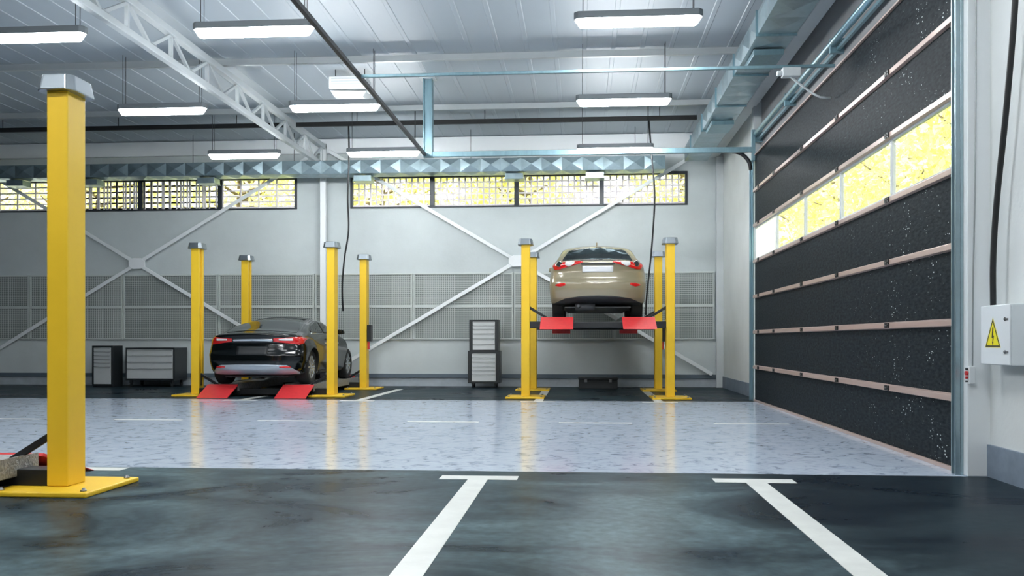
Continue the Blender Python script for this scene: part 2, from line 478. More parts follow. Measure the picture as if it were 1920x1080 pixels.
# windows with security grilles
def window(nm, xs, mull):
    root = struct(thing(nm, None, None, (xs[0], YB, WZ0)))
    L = xs[1] - xs[0]; Hh = WZ1 - WZ0
    fr = MB().box(0, L, -.03, .09, Hh - .07, Hh).box(0, L, -.03, .09, 0, .035).box(0, .06, -.03, .09, .035, Hh - .07).box(L - .06, L, -.03, .09, .035, Hh - .07)
    fr.build('window_frame', M['frame_dark'], root, bevel=.006)
    edges = [0.0] + [m - xs[0] for m in mull] + [L]
    for m in mull:
        xx = m - xs[0]
        MB().box(xx - .055, xx + .055, -.02, .08, .036, Hh - .071).build('mullion', M['frame_dark'], root, bevel=.006)
    for a, b2 in zip(edges, edges[1:]):
        a2, b3 = a + .06, b2 - .06
        MB().box(a2, b3, .045, .055, .036, Hh - .071).build('pane', M['glass'], root)
        g = MB(); n = 13
        for k in range(1, n):
            xx = a2 + (b3 - a2) * k / n
            g.box(xx - .019, xx + .019, .0, .022, .036, Hh - .071)
        for k in range(0, 6):
            zz = .06 + k * .134
            g.box(a2, b3, .022, .036, zz - .018, zz + .018)
        g.build('security_grille', M['grille'], root)
    return root
window('window_1', W1, (-3.5, -1.51, 0.47))
window('window_2', W2, (-8.64, -10.62, -12.6))

# ------------------------------------------------------------------ sectional door
door = struct(thing('door_1', None, None, (XD, DY0, 0)))
LD = DY1 - DY0
for i in range(7):
    z0, z1 = SEC[i], SEC[i + 1]
    if i == 4:
        continue
    MB().box(0.015, .06, 0, LD, z0 + .004, z1 - .004).build('door_panel', M['door'], door, bevel=.006)
for i in range(0, 8):
    z = SEC[i]
    if i == 0:
        MB().box(-.012, .014, 0, LD, .0, .035).build('bottom_rail', M['rail'], door, bevel=.004)
    elif i < 7:
        MB().prism([(.014, z - .04), (-.022, z - .03), (-.022, z + .018), (.014, z + .032)], 'y', 0, LD).build('rail', M['rail'], door, bevel=.003)
    else:
        MB().box(-.02, .014, 0, LD, z - .02, z).build('rail', M['rail'], door, bevel=.003)
wz0, wz1 = SEC[4], SEC[5]
wp = MB().box(.015, .055, 0, LD, wz0 + .02, wz0 + .05).box(.015, .055, 0, LD, wz1 - .06, wz1 - .025)
ym = [0.0, 1.60, 3.38, 5.12, 6.95, LD]
for k, y in enumerate(ym):
    hw = .03
    wp.box(.015, .055, max(0, y - hw), min(LD, y + hw), wz0 + .051, wz1 - .061)
wpo = wp.build('window_section', M['whitesteel'], door, bevel=.004)
for k in range(5):
    MB().box(.03, .04, ym[k] + .031, ym[k + 1] - .031, wz0 + .051, wz1 - .061).build('pane', M['acrylic_sky'] if k == 4 else M['acrylic'], wpo)
for i in range(1, 7):
    for y in (1.60, 3.38, 5.12, 6.95, 8.2):
        z = SEC[i]
        MB().box(-.034, -.0225, y - .055, y - .012, z - .028, z + .022).box(-.034, -.0225, y + .012, y + .055, z - .028, z + .022).tube([(-.03, y - .06, z - .004), (-.03, y + .06, z - .004)], .007, 6).build('hinge', M['black'], door)

# vertical guides and horizontal tracks of the door
g = thing('door_guide', 'galvanised vertical guide rail at the near edge of the black door', 'door track', (XD - .03, 7.52, 0))
MB().box(0, .025, .0, .13, 0, CEIL - .2).box(-.04, -.0001, .0, .02, 0, CEIL - .2).box(-.04, -.0001, .075, .09, 0, CEIL - .2).build('channel', M['galv'], g, bevel=.004)
g = thing('door_guide', 'galvanised guide rail at the far edge of the black door with a black curve', 'door track', (XD - .03, DY1 + .02, 0))
MB().box(0, .025, 0, .08, 0, 4.3).box(-.04, -.0001, .05, .07, 0, 4.3).build('channel', M['galvdark'], g, bevel=.004)
arc = [(-.02 - .33 * (1 - math.cos(t)), .03, 4.12 + .33 * math.sin(t)) for t in [k * PI / 2 / 8 for k in range(9)]]
MB().tube(arc, .035, 8).build('curve', M['black'], g)
TY, TZ = 16.3, 4.45
tr = thing('ceiling_track', 'galvanised ceiling track with a thick hanger post, in front of the back windows', 'door track', (0, TY, TZ))
MB().box(-2.80, 3.0, -.02, .05, -.045, -.03).box(-2.80, 3.0, -.03, -.0201, -.045, .045).box(-2.80, 3.0, -.02, .05, .03, .045).build('track', M['galvdark'], tr, bevel=.003)
MB().box(-2.86, -2.69, -.01, .09, -.05, CEIL - TZ - .04).box(-2.86, -2.84, -.06, -.0101, -.05, CEIL - TZ - .04).box(-2.71, -2.69, -.06, -.0101, -.05, CEIL - TZ - .04).build('hanger_post', M['galvdark'], tr, bevel=.004)
MB().box(-2.92, -2.63, -.1, .14, CEIL - TZ - .039, CEIL - TZ).build('hanger_plate', M['whitesteel'], tr, bevel=.004)
MB().box(3.0, 3.06, -.03, .05, -.2, .35).build('bracket', M['galvdark'], tr, bevel=.004)
tr2 = thing('ceiling_track', 'thin galvanised middle track running out to the drive unit under the ceiling', 'door track', (0, 11.4, TZ))
MB().box(-2.80, 3.1, -.02, .02, -.018, .018).build('track', M['galvdark'], tr2, bevel=.003)
du = thing('door_opener', 'small pale drive unit on the middle track with an arm down to the door', 'door opener', (2.55, 11.33, TZ - .1))
MB().box(-.1, .12, -.06, .06, -.05, .06).tube([(-.1, 0, .0), (-.16, 0, .0)], .035, 10).build('motor', M['whitesteel'], du, bevel=.01)
MB().tube([(.0, 0, -.04), (.12, 0, -.14), (.28, 0, -.26), (.36, .0, -.30), (.49, .0, -.31)], .014, 8).build('arm', M['whitesteel'], du)
bar = MB().box(-.025, .025, -8.7, .0, -.025, .025)
tag(bar.build('tie_bar', M['black'], loc=(-2.83, TY - .04, TZ)), 'dark steel tie bar running overhead from the hanger post toward the viewer', 'bar')
sh = thing('torsion_shaft', 'blue grey torsion shaft above the black door on the right wall', 'shaft', (XR - .16, 0, 4.72))
MB().tube([(0, 7.75, 0), (0, 16.5, 0)], .045, 12).build('spring_tube', M['galvdark'], sh)
MB().box(.05, .09, 7.75, 16.5, -.09, -.05).build('support_angle', M['galvdark'], sh)
for y in (8.9, 11.4, 13.9, 16.4):
    MB().box(-.03, .159, y - .03, y + .03, -.12, .06).build('bearing_plate', M['galvdark'], sh, bevel=.004)

# ------------------------------------------------------------------ roof steelwork
tag(MB().prism([(2.93, 5.27), (3.13, 5.27), (3.13, 5.45), (2.93, 5.45)], 'y', YF, YB - .05).build('eaves_beam', M['whitesteel'], bevel=.01),
    'pale grey eaves beam along the top of the right wall beside the air duct', 'beam')
for y, lab in ((18.15, 'thin pale purlin across the ceiling nearest the back wall'), (14.95, 'thin pale purlin across the ceiling second from the back wall'),
               (11.2, 'pale purlin across the ceiling above the two nearest lamps'), (7.5, 'pale purlin across the ceiling in the front of the hall'), (3.9, 'pale purlin across the ceiling over the camera'), (0.2, 'pale purlin across the ceiling behind the camera')):
    p = MB().box(XL + .02, XR - .02, y - .005, y + .005, CEIL - .14, CEIL - .019).box(XL + .02, XR - .02, y - .06, y - .0051, CEIL - .14, CEIL - .132)
    tag(p.build('purlin', M['purlin']), lab, 'beam', 'ceiling purlins')
XT = -6.06
ts = thing('roof_truss', 'white lattice roof truss running overhead to the column on the back wall', 'truss', (XT, 0, 0))
MB().box(-.05, .05, YF, YB - .11, 5.15, 5.25).build('bottom_chord', M['whitesteel'], ts, bevel=.012)
MB().box(-.06, .06, YF, YB - .11, 5.58, 5.69).build('top_chord', M['whitesteel'], ts, bevel=.012)
ny = int((YB - .4 - 8) / 1.3)
for k in range(-1, ny + 1):
    y = YB - .35 - k * 1.3
    if y > YB - .2: continue
    MB().bar((0, y, 5.25), (0, y, 5.58), .05, .05, up=(0, 1, 0)).build('web_post', M['whitesteel'], ts)
    d = MB().bar((0, y - .03, 5.58), (0, y - .62, 5.25), .045, .045, up=(1, 0, 0))
    d.bar((0, y - .68, 5.25), (0, y - 1.24, 5.58), .045, .045, up=(1, 0, 0))
    d.build('web_diagonal', M['whitesteel'], ts)
    MB().box(-.05, .05, y - .62 - .08, y - .62 + .08, 5.2501, 5.265).build('gusset', M['purlin'], ts)
# columns on the back wall
def column(x, lab):
    o = MB().box(x - .07, x + .07, YB - .21, YB - .085, 0, 5.72).box(x - .14, x + .14, YB - .24, YB - .084, 0, .03).build('steel_column', M['brace'], bevel=.012)
    tag(o, lab, 'column')
column(-6.07, 'white steel column on the back wall behind the black car')
column(-15.2, 'white steel column on the back wall beyond the left edge of the photo')
def brace(xa, xb, lab):
    cx = (xa + xb) / 2; cz = 2.92
    r = thing('cross_brace', lab, 'wall brace', (cx, YB - .14, 0))
    for sx, sz in ((-1, 5.55), (1, 5.55), (-1, .30), (1, .30)):
        ex = xa - cx + .12 if sx < 0 else xb - cx - .12
        n = Vector((ex, 0, sz - cz)).normalized()
        MB().bar((n.x * .16, 0, cz + n.z * .16), (ex, 0, sz), .03, .085, up=(0, 0, 1)).build('brace_rod', M['brace'], r, bevel=.01)
    MB().prism([(-.2, cz - .06), (-.1, cz - .13), (.1, cz - .13), (.2, cz - .06), (.2, cz + .06), (.1, cz + .13), (-.1, cz + .13), (-.2, cz + .06)], 'y', -.026, .02).build('gusset_plate', M['brace'], r, bevel=.006)
brace(-6.07, 3.1, 'white crossed wall bracing behind the raised beige car')
brace(-15.2, -6.07, 'white crossed wall bracing on the left, behind the black car and tool cabinets')

# wire mesh guards on the back wall
mesh_labels = ['wire mesh guard panel at the left edge of the photo, crossed by a brace', 'wire mesh guard panel half hidden behind the big near yellow post',
    'wire mesh guard panel above the wide tool cabinet', 'wire mesh guard panel behind the black car left of the white column',
    'wire mesh guard panel right of the white column, behind a rear lift post', 'wire mesh guard panel above the tall tool chest stack',
    'wire mesh guard panel directly behind the raised beige car', 'wire mesh guard panel in the right corner beside the black door']
mx0 = [-13.4 - 2.36 + .02] + [-13.38, -11.02, -8.66, -6.30, -3.94, -1.57, 0.78]
mx1 = [-13.4, -11.04, -8.68, -6.32, -3.96, -1.59, 0.76, 3.05]
for i in range(8):
    a, b2 = mx0[i], mx1[i]
    r = thing('mesh_guard', mesh_labels[i], 'wire mesh panel', (a, YB - .05, 1.1), 0, 'wire mesh guards along the back wall')
    L = b2 - a
    MB().box(.03, L - .03, .03, .045, .03, 1.52).build('shade_backing', M['meshshade'], r)  # grey sheet stands in for the wall shaded by the mesh
    fr = MB().box(0, L, -.015, .02, 0, .035).box(0, L, -.015, .02, 1.525, 1.56).box(0, L, -.015, .02, .745, .815)
    fr.box(0, .03, -.015, .02, .0351, .7449).box(L - .03, L, -.015, .02, .0351, .7449).box(0, .03, -.015, .02, .8151, 1.5249).box(L - .03, L, -.015, .02, .8151, 1.5249)
    fr.build('frame', M['mesh'], r, bevel=.004)
    for z0, z1 in ((.0351, .7449), (.8151, 1.5249)):
        g = MB(); n = int(L / .046)
        for k in range(1, n):
            xx = L * k / n
            g.box(xx - .006, xx + .006, -.006, .0, z0, z1)
        for k in range(1, 16):
            zz = z0 + (z1 - z0) * k / 16
            g.box(.03, L - .03, .0001, .006, zz - .006, zz + .006)
        g.build('wire_mesh', M['mesh'], r)

# ------------------------------------------------------------------ lamps
def make_lamp():
    r = thing('linear_lamp', '', 'ceiling light', (0, 0, 4.95), 0, 'linear pendant lamps')
    def stadium(hx, hy, cut):
        return [(-hx, -hy + cut), (-hx + cut, -hy), (hx - cut, -hy), (hx, -hy + cut), (hx, hy - cut), (hx - cut, hy), (-hx + cut, hy), (-hx, hy - cut)]
    MB().prism(stadium(.77, .085, .05), 'z', .0, .085).build('housing', M['lightbody'], r, bevel=.008)
    d = MB()
    top, bot = stadium(.755, .075, .045), stadium(.70, .05, .03)
    A = [d.bm.verts.new((x, y, -.0005)) for x, y in top]; B = [d.bm.verts.new((x, y, -.085)) for x, y in bot]
    d.bm.faces.new(A); d.bm.faces.new(B[::-1])
    for i in range(8): d.bm.faces.new((A[i], A[(i + 1) % 8], B[(i + 1) % 8], B[i]))
    d.build('diffuser', M['lamp'], r)
    for sx in (-.66, .66):
        for sy in (-.05, .05):
            MB().tube([(sx, sy, .085), (sx, sy, CEIL - 4.951)], .0045, 6).build('hanging_wire', M['black'], r)
    return r
proto = make_lamp()
weak_mesh = [c for c in proto.children if c.name.startswith('diffuser')][0].data.copy()
weak_mesh.materials[0] = M['lamp_weak']
LX = (-7.0, -4.06, 0.68)
lab = {(11.0, 0): 'linear lamp cut by the left edge of the photo, nearest row left of the truss',
       (11.0, 1): 'largest linear lamp left of centre, nearest row between truss and tie bar',
       (11.0, 2): 'largest linear lamp at the top right, nearest row beside the air duct',
       (14.7, 0): 'linear lamp in the middle row, left of the white truss',
       (14.7, 1): 'linear lamp in the middle row, right of the truss above the white column',
       (14.7, 2): 'linear lamp in the middle row, right of the galvanised hanger post',
       (18.4, 0): 'small far linear lamp left of the white column, hanging by the back duct',
       (18.4, 1): 'small far linear lamp just right of the white column by the hanger post foot',
       (18.4, 2): 'small far linear lamp behind the galvanised door track, at the right'}
for Y in (18.4, 14.7, 11.0, 7.3, 3.6, -0.1):  # front rows are out of view, put in to light the foreground
    for i, X in enumerate(LX):
        o = copy_tree(proto)
        o.location = (X, Y, 4.95)
        if i == 0:                                  # left column lamps are dimmed to leave the left wall darker
            for ch in o.children:
                if ch.name.startswith('diffuser'):
                    ch.data = weak_mesh
        o['label'] = lab.get((Y, i), 'linear pendant lamp hanging outside the photo, in the front of the hall')

for ch in list(proto.children): bpy.data.objects.remove(ch, do_unlink=True)
bpy.data.objects.remove(proto, do_unlink=True)

# white ceiling unit
u = thing('fan_heater', 'white box shaped heater unit hanging under the ceiling beside the tie bar', 'heater', (-4.07, 15.7, 5.44))
MB().prism([(-.30, .0), (.34, -.02), (.28, -.12), (-.22, -.12)], 'y', -.18, .18).build('outlet_hood', M['unitwhite'], u, bevel=.01)
MB().box(-.32, .34, -.2, .2, .021, .24).build('casing', M['unitwhite'], u, bevel=.02)
lv = MB()
for k in range(4): lv.box(-.27, .29, -.212, -.201, .05 + k * .045, .065 + k * .045)
lv.build('louvre', M['whitesteel'], u)
for xx in (-.25, .27):
    MB().tube([(xx, 0, .24), (xx, 0, .41)], .008, 6).build('hanger_rod', M['black'], u)

# ------------------------------------------------------------------ ducts and pipes
def pyramid(mb, p00, p10, p11, p01, h):
    a, b2, c2, d = map(Vector, (p00, p10, p11, p01))
    n = (b2 - a).cross(d - a).normalized()
    ap = (a + b2 + c2 + d) / 4 + n * h
    vs = [mb.bm.verts.new(v) for v in (a, b2, c2, d)]; t = mb.bm.verts.new(ap)
    for i in range(4): mb.bm.faces.new((vs[i], vs[(i + 1) % 4], t))
du = thing('air_duct', 'galvanised air duct with diamond creases along the back wall above the windows', 'air duct', (0, 20.2, 4.86))
d = MB(); x0 = -15.9; stp = .455
n = int((2.26 - x0) / stp)
for k in range(n):
    a, b2 = x0 + k * stp, x0 + (k + 1) * stp
    pyramid(d, (a, 0, .0), (b2, 0, .0), (b2, 0, .3), (a, 0, .3), .05)
    pyramid(d, (a, 0.5, 0), (b2, .5, 0), (b2, 0, 0), (a, 0, 0), .04)
xe = x0 + n * stp
d.quad([(x0, 0, .3), (xe, 0, .3), (xe, .5, .3), (x0, .5, .3)]); d.quad([(x0, .5, 0), (x0, .5, .3), (xe, .5, .3), (xe, .5, 0)])
d.quad([(x0, 0, 0), (x0, 0, .3), (x0, .5, .3), (x0, .5, 0)]); d.quad([(xe, 0, 0), (xe, .5, 0), (xe, .5, .3), (xe, 0, .3)])
d.build('duct_body', M['galv'], du)
for x in (-13.2, -11.4, -8.6, -4.95, -1.5, 0.3):
    MB().box(x - .2, x + .2, .02, .36, -.16, -.041).box(x - .22, x + .22, .0, .38, -.175, -.1601).build('air_vent', M['galv'], du, bevel=.004)
for x in (-9.0, -6.6, -2.5, 1.2):
    MB().tube([(x, .25, .3), (x, .25, CEIL - 4.86)], .006, 6).build('hanger_rod', M['black'], du)
du = thing('air_duct', 'wide galvanised air duct along the right wall above the black door', 'air duct', (2.29, 0, 5.06))
d = MB(); y0, stp = -6.0, .6
n = int((20.85 - y0) / stp)
for k in range(n):
    a, b2 = y0 + k * stp, y0 + (k + 1) * stp
    pyramid(d, (0, b2, 0), (.49, b2, 0), (.49, a, 0), (0, a, 0), .022)
    pyramid(d, (0, b2, 0), (0, a, 0), (0, a, .3), (0, b2, .3), .035)
ye = y0 + n * stp
d.quad([(0, y0, .3), (.49, y0, .3), (.49, ye, .3), (0, ye, .3)]); d.quad([(.49, y0, 0), (.49, ye, 0), (.49, ye, .3), (.49, y0, .3)])
d.quad([(0, y0, 0), (.49, y0, 0), (.49, y0, .3), (0, y0, .3)]); d.quad([(0, ye, 0), (0, ye, .3), (.49, ye, .3), (.49, ye, 0)])
d.build('duct_body', M['galv'], du)
for k in range(0, n + 1, 3):
    y = y0 + k * stp
    MB().box(-.03, .50, y - .012, y + .012, -.03, .0).box(-.03, -.001, y - .012, y + .012, .0001, .31).build('flange', M['galvdark'], du)
for y in (12.9, 16.9):
    MB().box(.05, .45, y - .35, y + .35, -.1, -.0225).build('air_vent', M['galvdark'], du, bevel=.004)
bb = thing('busbar', 'long black supply rail across the hall under the ceiling near the back wall', 'supply rail', (0, 18.75, 5.63))
MB().box(-16.0, 2.35, -.035, .035, -.045, .045).build('rail', M['cable'], bb, bevel=.005)
for x in (-12.5, -9.9, -7.3, -4.7, -2.0, 1.6):
    MB().tube([(x, 0, .045), (x, 0, CEIL - 5.631)], .008, 6).build('hanger_rod', M['black'], bb)
def hose(pts, r, labl):
    tag(MB().tube(pts, r, 8).build('supply_hose', M['cable']), labl, 'hose', 'black hoses from the supply rail')
def smooth_pts(pts, n=6):
    out = []
    P = [Vector(p) for p in pts]
    P = [P[0] * 2 - P[1]] + P + [P[-1] * 2 - P[-2]]
    for i in range(1, len(P) - 2):
        for k in range(n):
            t = k / n
            out.append(0.5 * ((2 * P[i]) + (-P[i - 1] + P[i + 1]) * t + (2 * P[i - 1] - 5 * P[i] + 4 * P[i + 1] - P[i + 2]) * t * t + (-P[i - 1] + 3 * P[i] - 3 * P[i + 1] + P[i + 2]) * t ** 3))
    out.append(P[-2])
    return out
hose(smooth_pts([(-4.88, 18.75, 5.584), (-4.87, 18.75, 4.9), (-4.9, 18.75, 4.1), (-4.88, 18.75, 3.4), (-4.97, 18.75, 2.8), (-5.03, 18.8, 2.2), (-5.04, 18.9, 1.7)]), .018,
     'black hose hanging beside the white column, above the black car')
hose(smooth_pts([(1.38, 18.75, 5.584), (1.45, 18.75, 4.7), (1.50, 18.75, 4.0), (1.44, 18.75, 3.0), (1.38, 18.75, 2.4), (1.33, 18.75, 1.9), (1.32, 18.75, 1.6)]), .018,
     'black hose hanging at the right side of the raised beige car')

# ------------------------------------------------------------------ four post lifts
def make_lift(name, label, cx, y_in, dirn, rise, flap=.76):
    """y_in: centre line of the drive-in posts; dirn +1: the bay runs to +Y, -1: to -Y; rise: runway top height"""
    r = thing(name, label, 'car lift', (cx, y_in, 0))
    D = dirn
    LEN = 2.6; HX = 1.34
    def Y(a): return a * D
    for sx in (-1, 1):
        for yy in (0, LEN):
            px, py = sx * HX, Y(yy)
            ctrl = sx < 0
            post = MB()
            # post body with a slot on the inner face
            xi = px - sx * .078; xo = px + sx * .078
            lo, hi = min(xo, xi), max(xo, xi)
            if sx > 0:
                prof = [(hi, py - .118), (hi, py + .118), (lo, py + .118), (lo, py + .03), (lo + .05, py + .03), (lo + .05, py - .03), (lo, py - .03), (lo, py - .118)]
            else:
                prof = [(lo, py - .118), (lo, py + .118), (hi, py + .118), (hi, py + .03), (hi - .05, py + .03), (hi - .05, py - .03), (hi, py - .03), (hi, py - .118)]
            po = post.prism(prof, 'z', .035, 2.87).build('post', M['yellow'], r, bevel=.008)
            # base plate shifted outward along the bay
            pl = MB()
            ya, yb = py - .375, py + .375
            pl.box(px - .36, px + .36, ya, yb, 0.0, .035)
            plo = pl.build('base_plate', M['yellow'], po, bevel=.01)
            for bx in (-.30, .30):
                for by in (-.3, .3):
                    MB().lathe([(.022, 0.0352), (.022, .045), (.012, .046), (.012, .058)], 'z', (px + bx, py + by, 0), 8).build('anchor_bolt', M['bolt'], po)
            cp = MB()
            hx, hy = .145, .175
            ring0 = [(-hx, -hy + .05), (-hx + .05, -hy), (hx - .05, -hy), (hx, -hy + .05), (hx, hy - .05), (hx - .05, hy), (-hx + .05, hy), (-hx, hy - .05)]
            A = [cp.bm.verts.new((px + a, py + b2, 2.86)) for a, b2 in ring0]
            B = [cp.bm.verts.new((px + a * .86, py + b2 * .88, 2.975)) for a, b2 in ring0]
            cp.bm.faces.new(A[::-1]); cp.bm.faces.new(B)
            for i in range(8): cp.bm.faces.new((A[i], A[(i + 1) % 8], B[(i + 1) % 8], B[i]))
            cp.build('post_cap', M['chrome'], po, bevel=.008)
    zt = rise
    for yy in (0, LEN):
        MB().box(-HX + .1, HX - .1, Y(yy) - .09, Y(yy) + .09, zt - .195, zt - .075).build('crossbeam', M['black'], r, bevel=.012)
        for sx in (-1, 1):
            xa = sx * (HX - .05); xb = sx * (HX - .42)
            k = MB().box(min(xa, xb), max(xa, xb), Y(yy) - .1, Y(yy) + .1, zt - .19, zt - .07)
            k.box(sx * (HX - .06) - .02, sx * (HX - .06) + .02, Y(yy) - .03, Y(yy) + .03, zt - .03, zt + .2)
            k.bar((sx * (HX - .06), Y(yy), zt + .2), (xb, Y(yy), zt - .02), .05, .03, up=(0, 1, 0))
            k.build('slide_bracket', M['black'], r, bevel=.006)
    for sx in (-1, 1):
        xc = sx * .745
        ya, yb = sorted((Y(-.18), Y(3.3)))
        rw = MB().box(xc - .27, xc + .27, ya, yb, zt - .13, zt - .012).build('runway', M['black'], r, bevel=.008)
        dk = MB().box(xc - .27, xc + .27, ya + .01, yb - .01, zt - .0119, zt)
        dk.box(xc + .2701, xc + .283, ya + .02, yb - .02, zt - .12, zt + .02).box(xc - .283, xc - .2701, ya + .02, yb - .02, zt - .12, zt + .02)
        dk.build('checker_deck', M['checker'], rw)
        fy0, fy1 = Y(-.18), Y(-flap)
        zb = zt - .222
        rm = MB().hexa([(xc - .3, fy1, zb), (xc + .3, fy1, zb), (xc + .3, fy1 + .02 * D, zb), (xc - .3, fy1 + .02 * D, zb),
                        (xc - .3, fy0 - .02 * D, zt + .01), (xc + .3, fy0 - .02 * D, zt + .01), (xc + .3, fy0 - .001 * D, zt - .012), (xc - .3, fy0 - .001 * D, zt - .012)])
        rm.build('ramp_flap', M['red'], rw, bevel=.004)
        MB().box(xc - .2, xc + .2, min(Y(3.301), Y(3.33)), max(Y(3.301), Y(3.33)), zt - .27, zt + .06).build('wheel_stop', M['red'], rw, bevel=.004)
    # control box on the far right post
    MB().box(HX + .0785, HX + .17, Y(LEN) - .09, Y(LEN) + .09, 1.06, 1.42).build('control_box', M['black'], r, bevel=.01)
    MB().box(HX + .0785, HX + .12, Y(LEN) - .03, Y(LEN) + .03, .88, 1.05).build('release_lever', M['red'], r, bevel=.01)
    return r
make_lift('four_post_lift', 'yellow four post lift lowered to the floor under the black car', -6.14, 17.2, 1, .222)
make_lift('four_post_lift', 'yellow four post lift holding the beige car in the air', .30, 17.0, 1, 1.50)
make_lift('four_post_lift', 'empty lowered lift at the left with the huge near yellow post', -5.075, 6.33, -1, .222, .92)

# ------------------------------------------------------------------ cars
def curve_tab(pts, n=600, sm=0.05):
    xs = np.array([p[0] for p in pts]); ys = np.array([p[1] for p in pts])
    X = np.linspace(xs[0], xs[-1], n); Yv = np.interp(X, xs, ys)
    k = max(3, int(n * sm)) | 1
    pad = np.pad(Yv, k, mode='edge'); ker = np.hanning(k + 2)[1:-1]; ker /= ker.sum()
    Ys = np.convolve(pad, ker, mode='same')[k:-k]
    return lambda v: np.interp(v, X, Ys)

def car_body_mesh(P):
    Lc, Wh, Hc = P['L'], P['W'] / 2, P['H']
    R = P['R']
    nx, ny, nz = 48, 130, 46
    vid = {}; verts = []; faces = []
    def vert(i, j, k):
        key = (i, j, k)
        if key not in vid:
            vid[key] = len(verts)
            verts.append((2 * i / nx - 1, j / ny, k / nz))
        return vid[key]
    for i in range(nx):
        for j in range(ny):
            faces.append([vert(i, j, 0), vert(i, j + 1, 0), vert(i + 1, j + 1, 0), vert(i + 1, j, 0)])
            faces.append([vert(i, j, nz), vert(i + 1, j, nz), vert(i + 1, j + 1, nz), vert(i, j + 1, nz)])
    for i in range(nx):
        for k in range(nz):
            faces.append([vert(i, 0, k), vert(i + 1, 0, k), vert(i + 1, 0, k + 1), vert(i, 0, k + 1)])
            faces.append([vert(i, ny, k), vert(i, ny, k + 1), vert(i + 1, ny, k + 1), vert(i + 1, ny, k)])
    for j in range(ny):
        for k in range(nz):
            faces.append([vert(0, j, k), vert(0, j, k + 1), vert(0, j + 1, k + 1), vert(0, j + 1, k)])
            faces.append([vert(nx, j, k), vert(nx, j + 1, k), vert(nx, j + 1, k + 1), vert(nx, j, k + 1)])
    V = np.array(verts)
    # concentrate rows a little towards the ends
    p = np.stack([V[:, 0] * Wh, V[:, 1] * Lc, V[:, 2] * Hc], 1)
    lo = np.array([-Wh + R, R, R * .8]); hi = np.array([Wh - R, Lc - R, Hc - R * .8])
    q = np.clip(p, lo, hi); d = p - q
    nrm = np.linalg.norm(d, axis=1, keepdims=True)
    mxd = np.abs(d).max(1, keepdims=True)
    d = np.where(nrm > 1e-9, d / np.maximum(nrm, 1e-9) * mxd, d)
    p = q + d
    a, b, c = p[:, 0] / Wh, p[:, 1] / Lc, p[:, 2] / Hc
    y = b * Lc
    zt = P['ztop'](y); zb = P['zbot'](y)
    z = zb + c * (zt - zb)
    z = z - P['crown'](y) * np.abs(a) ** 2.2 * np.clip((c - .6) / .4, 0, 1)
    x = a * P['plan'](y) * P['prof'](z)
    wr = np.clip(1 - y / 1.0, 0, 1); wr = wr * wr * (3 - 2 * wr)
    wf = np.clip(1 - (Lc - y) / 1.1, 0, 1); wf = wf * wf * (3 - 2 * wf)
    y2 = y + wr * (P['rear'](z) + P['rear_round'] * np.abs(a) ** 3.0) - wf * (P['nose'](z) + .38 * np.abs(a) ** 2.6)
    return np.stack([x, y2, z], 1), faces

def make_body(P, name, mats, parent):
    V, F = car_body_mesh(P)
    me = bpy.data.meshes.new(name + '_raw')
    me.from_pydata([tuple(v) for v in V], [], F)
    me.update()
    raw = bpy.data.objects.new('raw_body', me); COL.objects.link(raw)
    cutters = []
    for yy in (P['ya'], P['yf']):
        for sx in (-1, 1):
            cb = MB().lathe([(P['rw'] + .045, P['W'] / 2 - .27), (P['rw'] + .045, P['W'] / 2 + .3)], 'x', (0, yy, P['rw']), 40)
            if sx < 0:
                for v in cb.bm.verts: v.co.x *= -1
            o = cb.build('cutter', mats[1]); cutters.append(o)
            m = raw.modifiers.new('cut', 'BOOLEAN'); m.operation = 'DIFFERENCE'; m.object = o; m.solver = 'EXACT'
    bpy.context.view_layer.update()
    dg = bpy.context.evaluated_depsgraph_get()
    me2 = bpy.data.meshes.new_from_object(raw.evaluated_get(dg))
    me2.name = name
    for o in cutters + [raw]:
        bpy.data.objects.remove(o, do_unlink=True)
    me2.materials.clear()
    for m in mats: me2.materials.append(m)
    rw = P['rw'] + .06
    for f in me2.polygons:
        f.use_smooth = True
        c = f.center; f.material_index = 0
        if f.normal.z < -.75 and c.z < P['zsill'] + .06: f.material_index = 1
        for yy in (P['ya'], P['yf']):
            rr = math.hypot(c.y - yy, c.z - P['rw'])
            if rr < P['rw'] + .047 and abs(c.x) > P['W'] / 2 - .28:
                nrad = Vector((0, c.y - yy, c.z - P['rw'])).normalized()
                if rr < P['rw'] + .02 or f.normal.dot(nrad) < -.5: f.material_index = 1
    me2.set_sharp_from_angle(angle=math.radians(38))
    return finish(name, me2, parent)

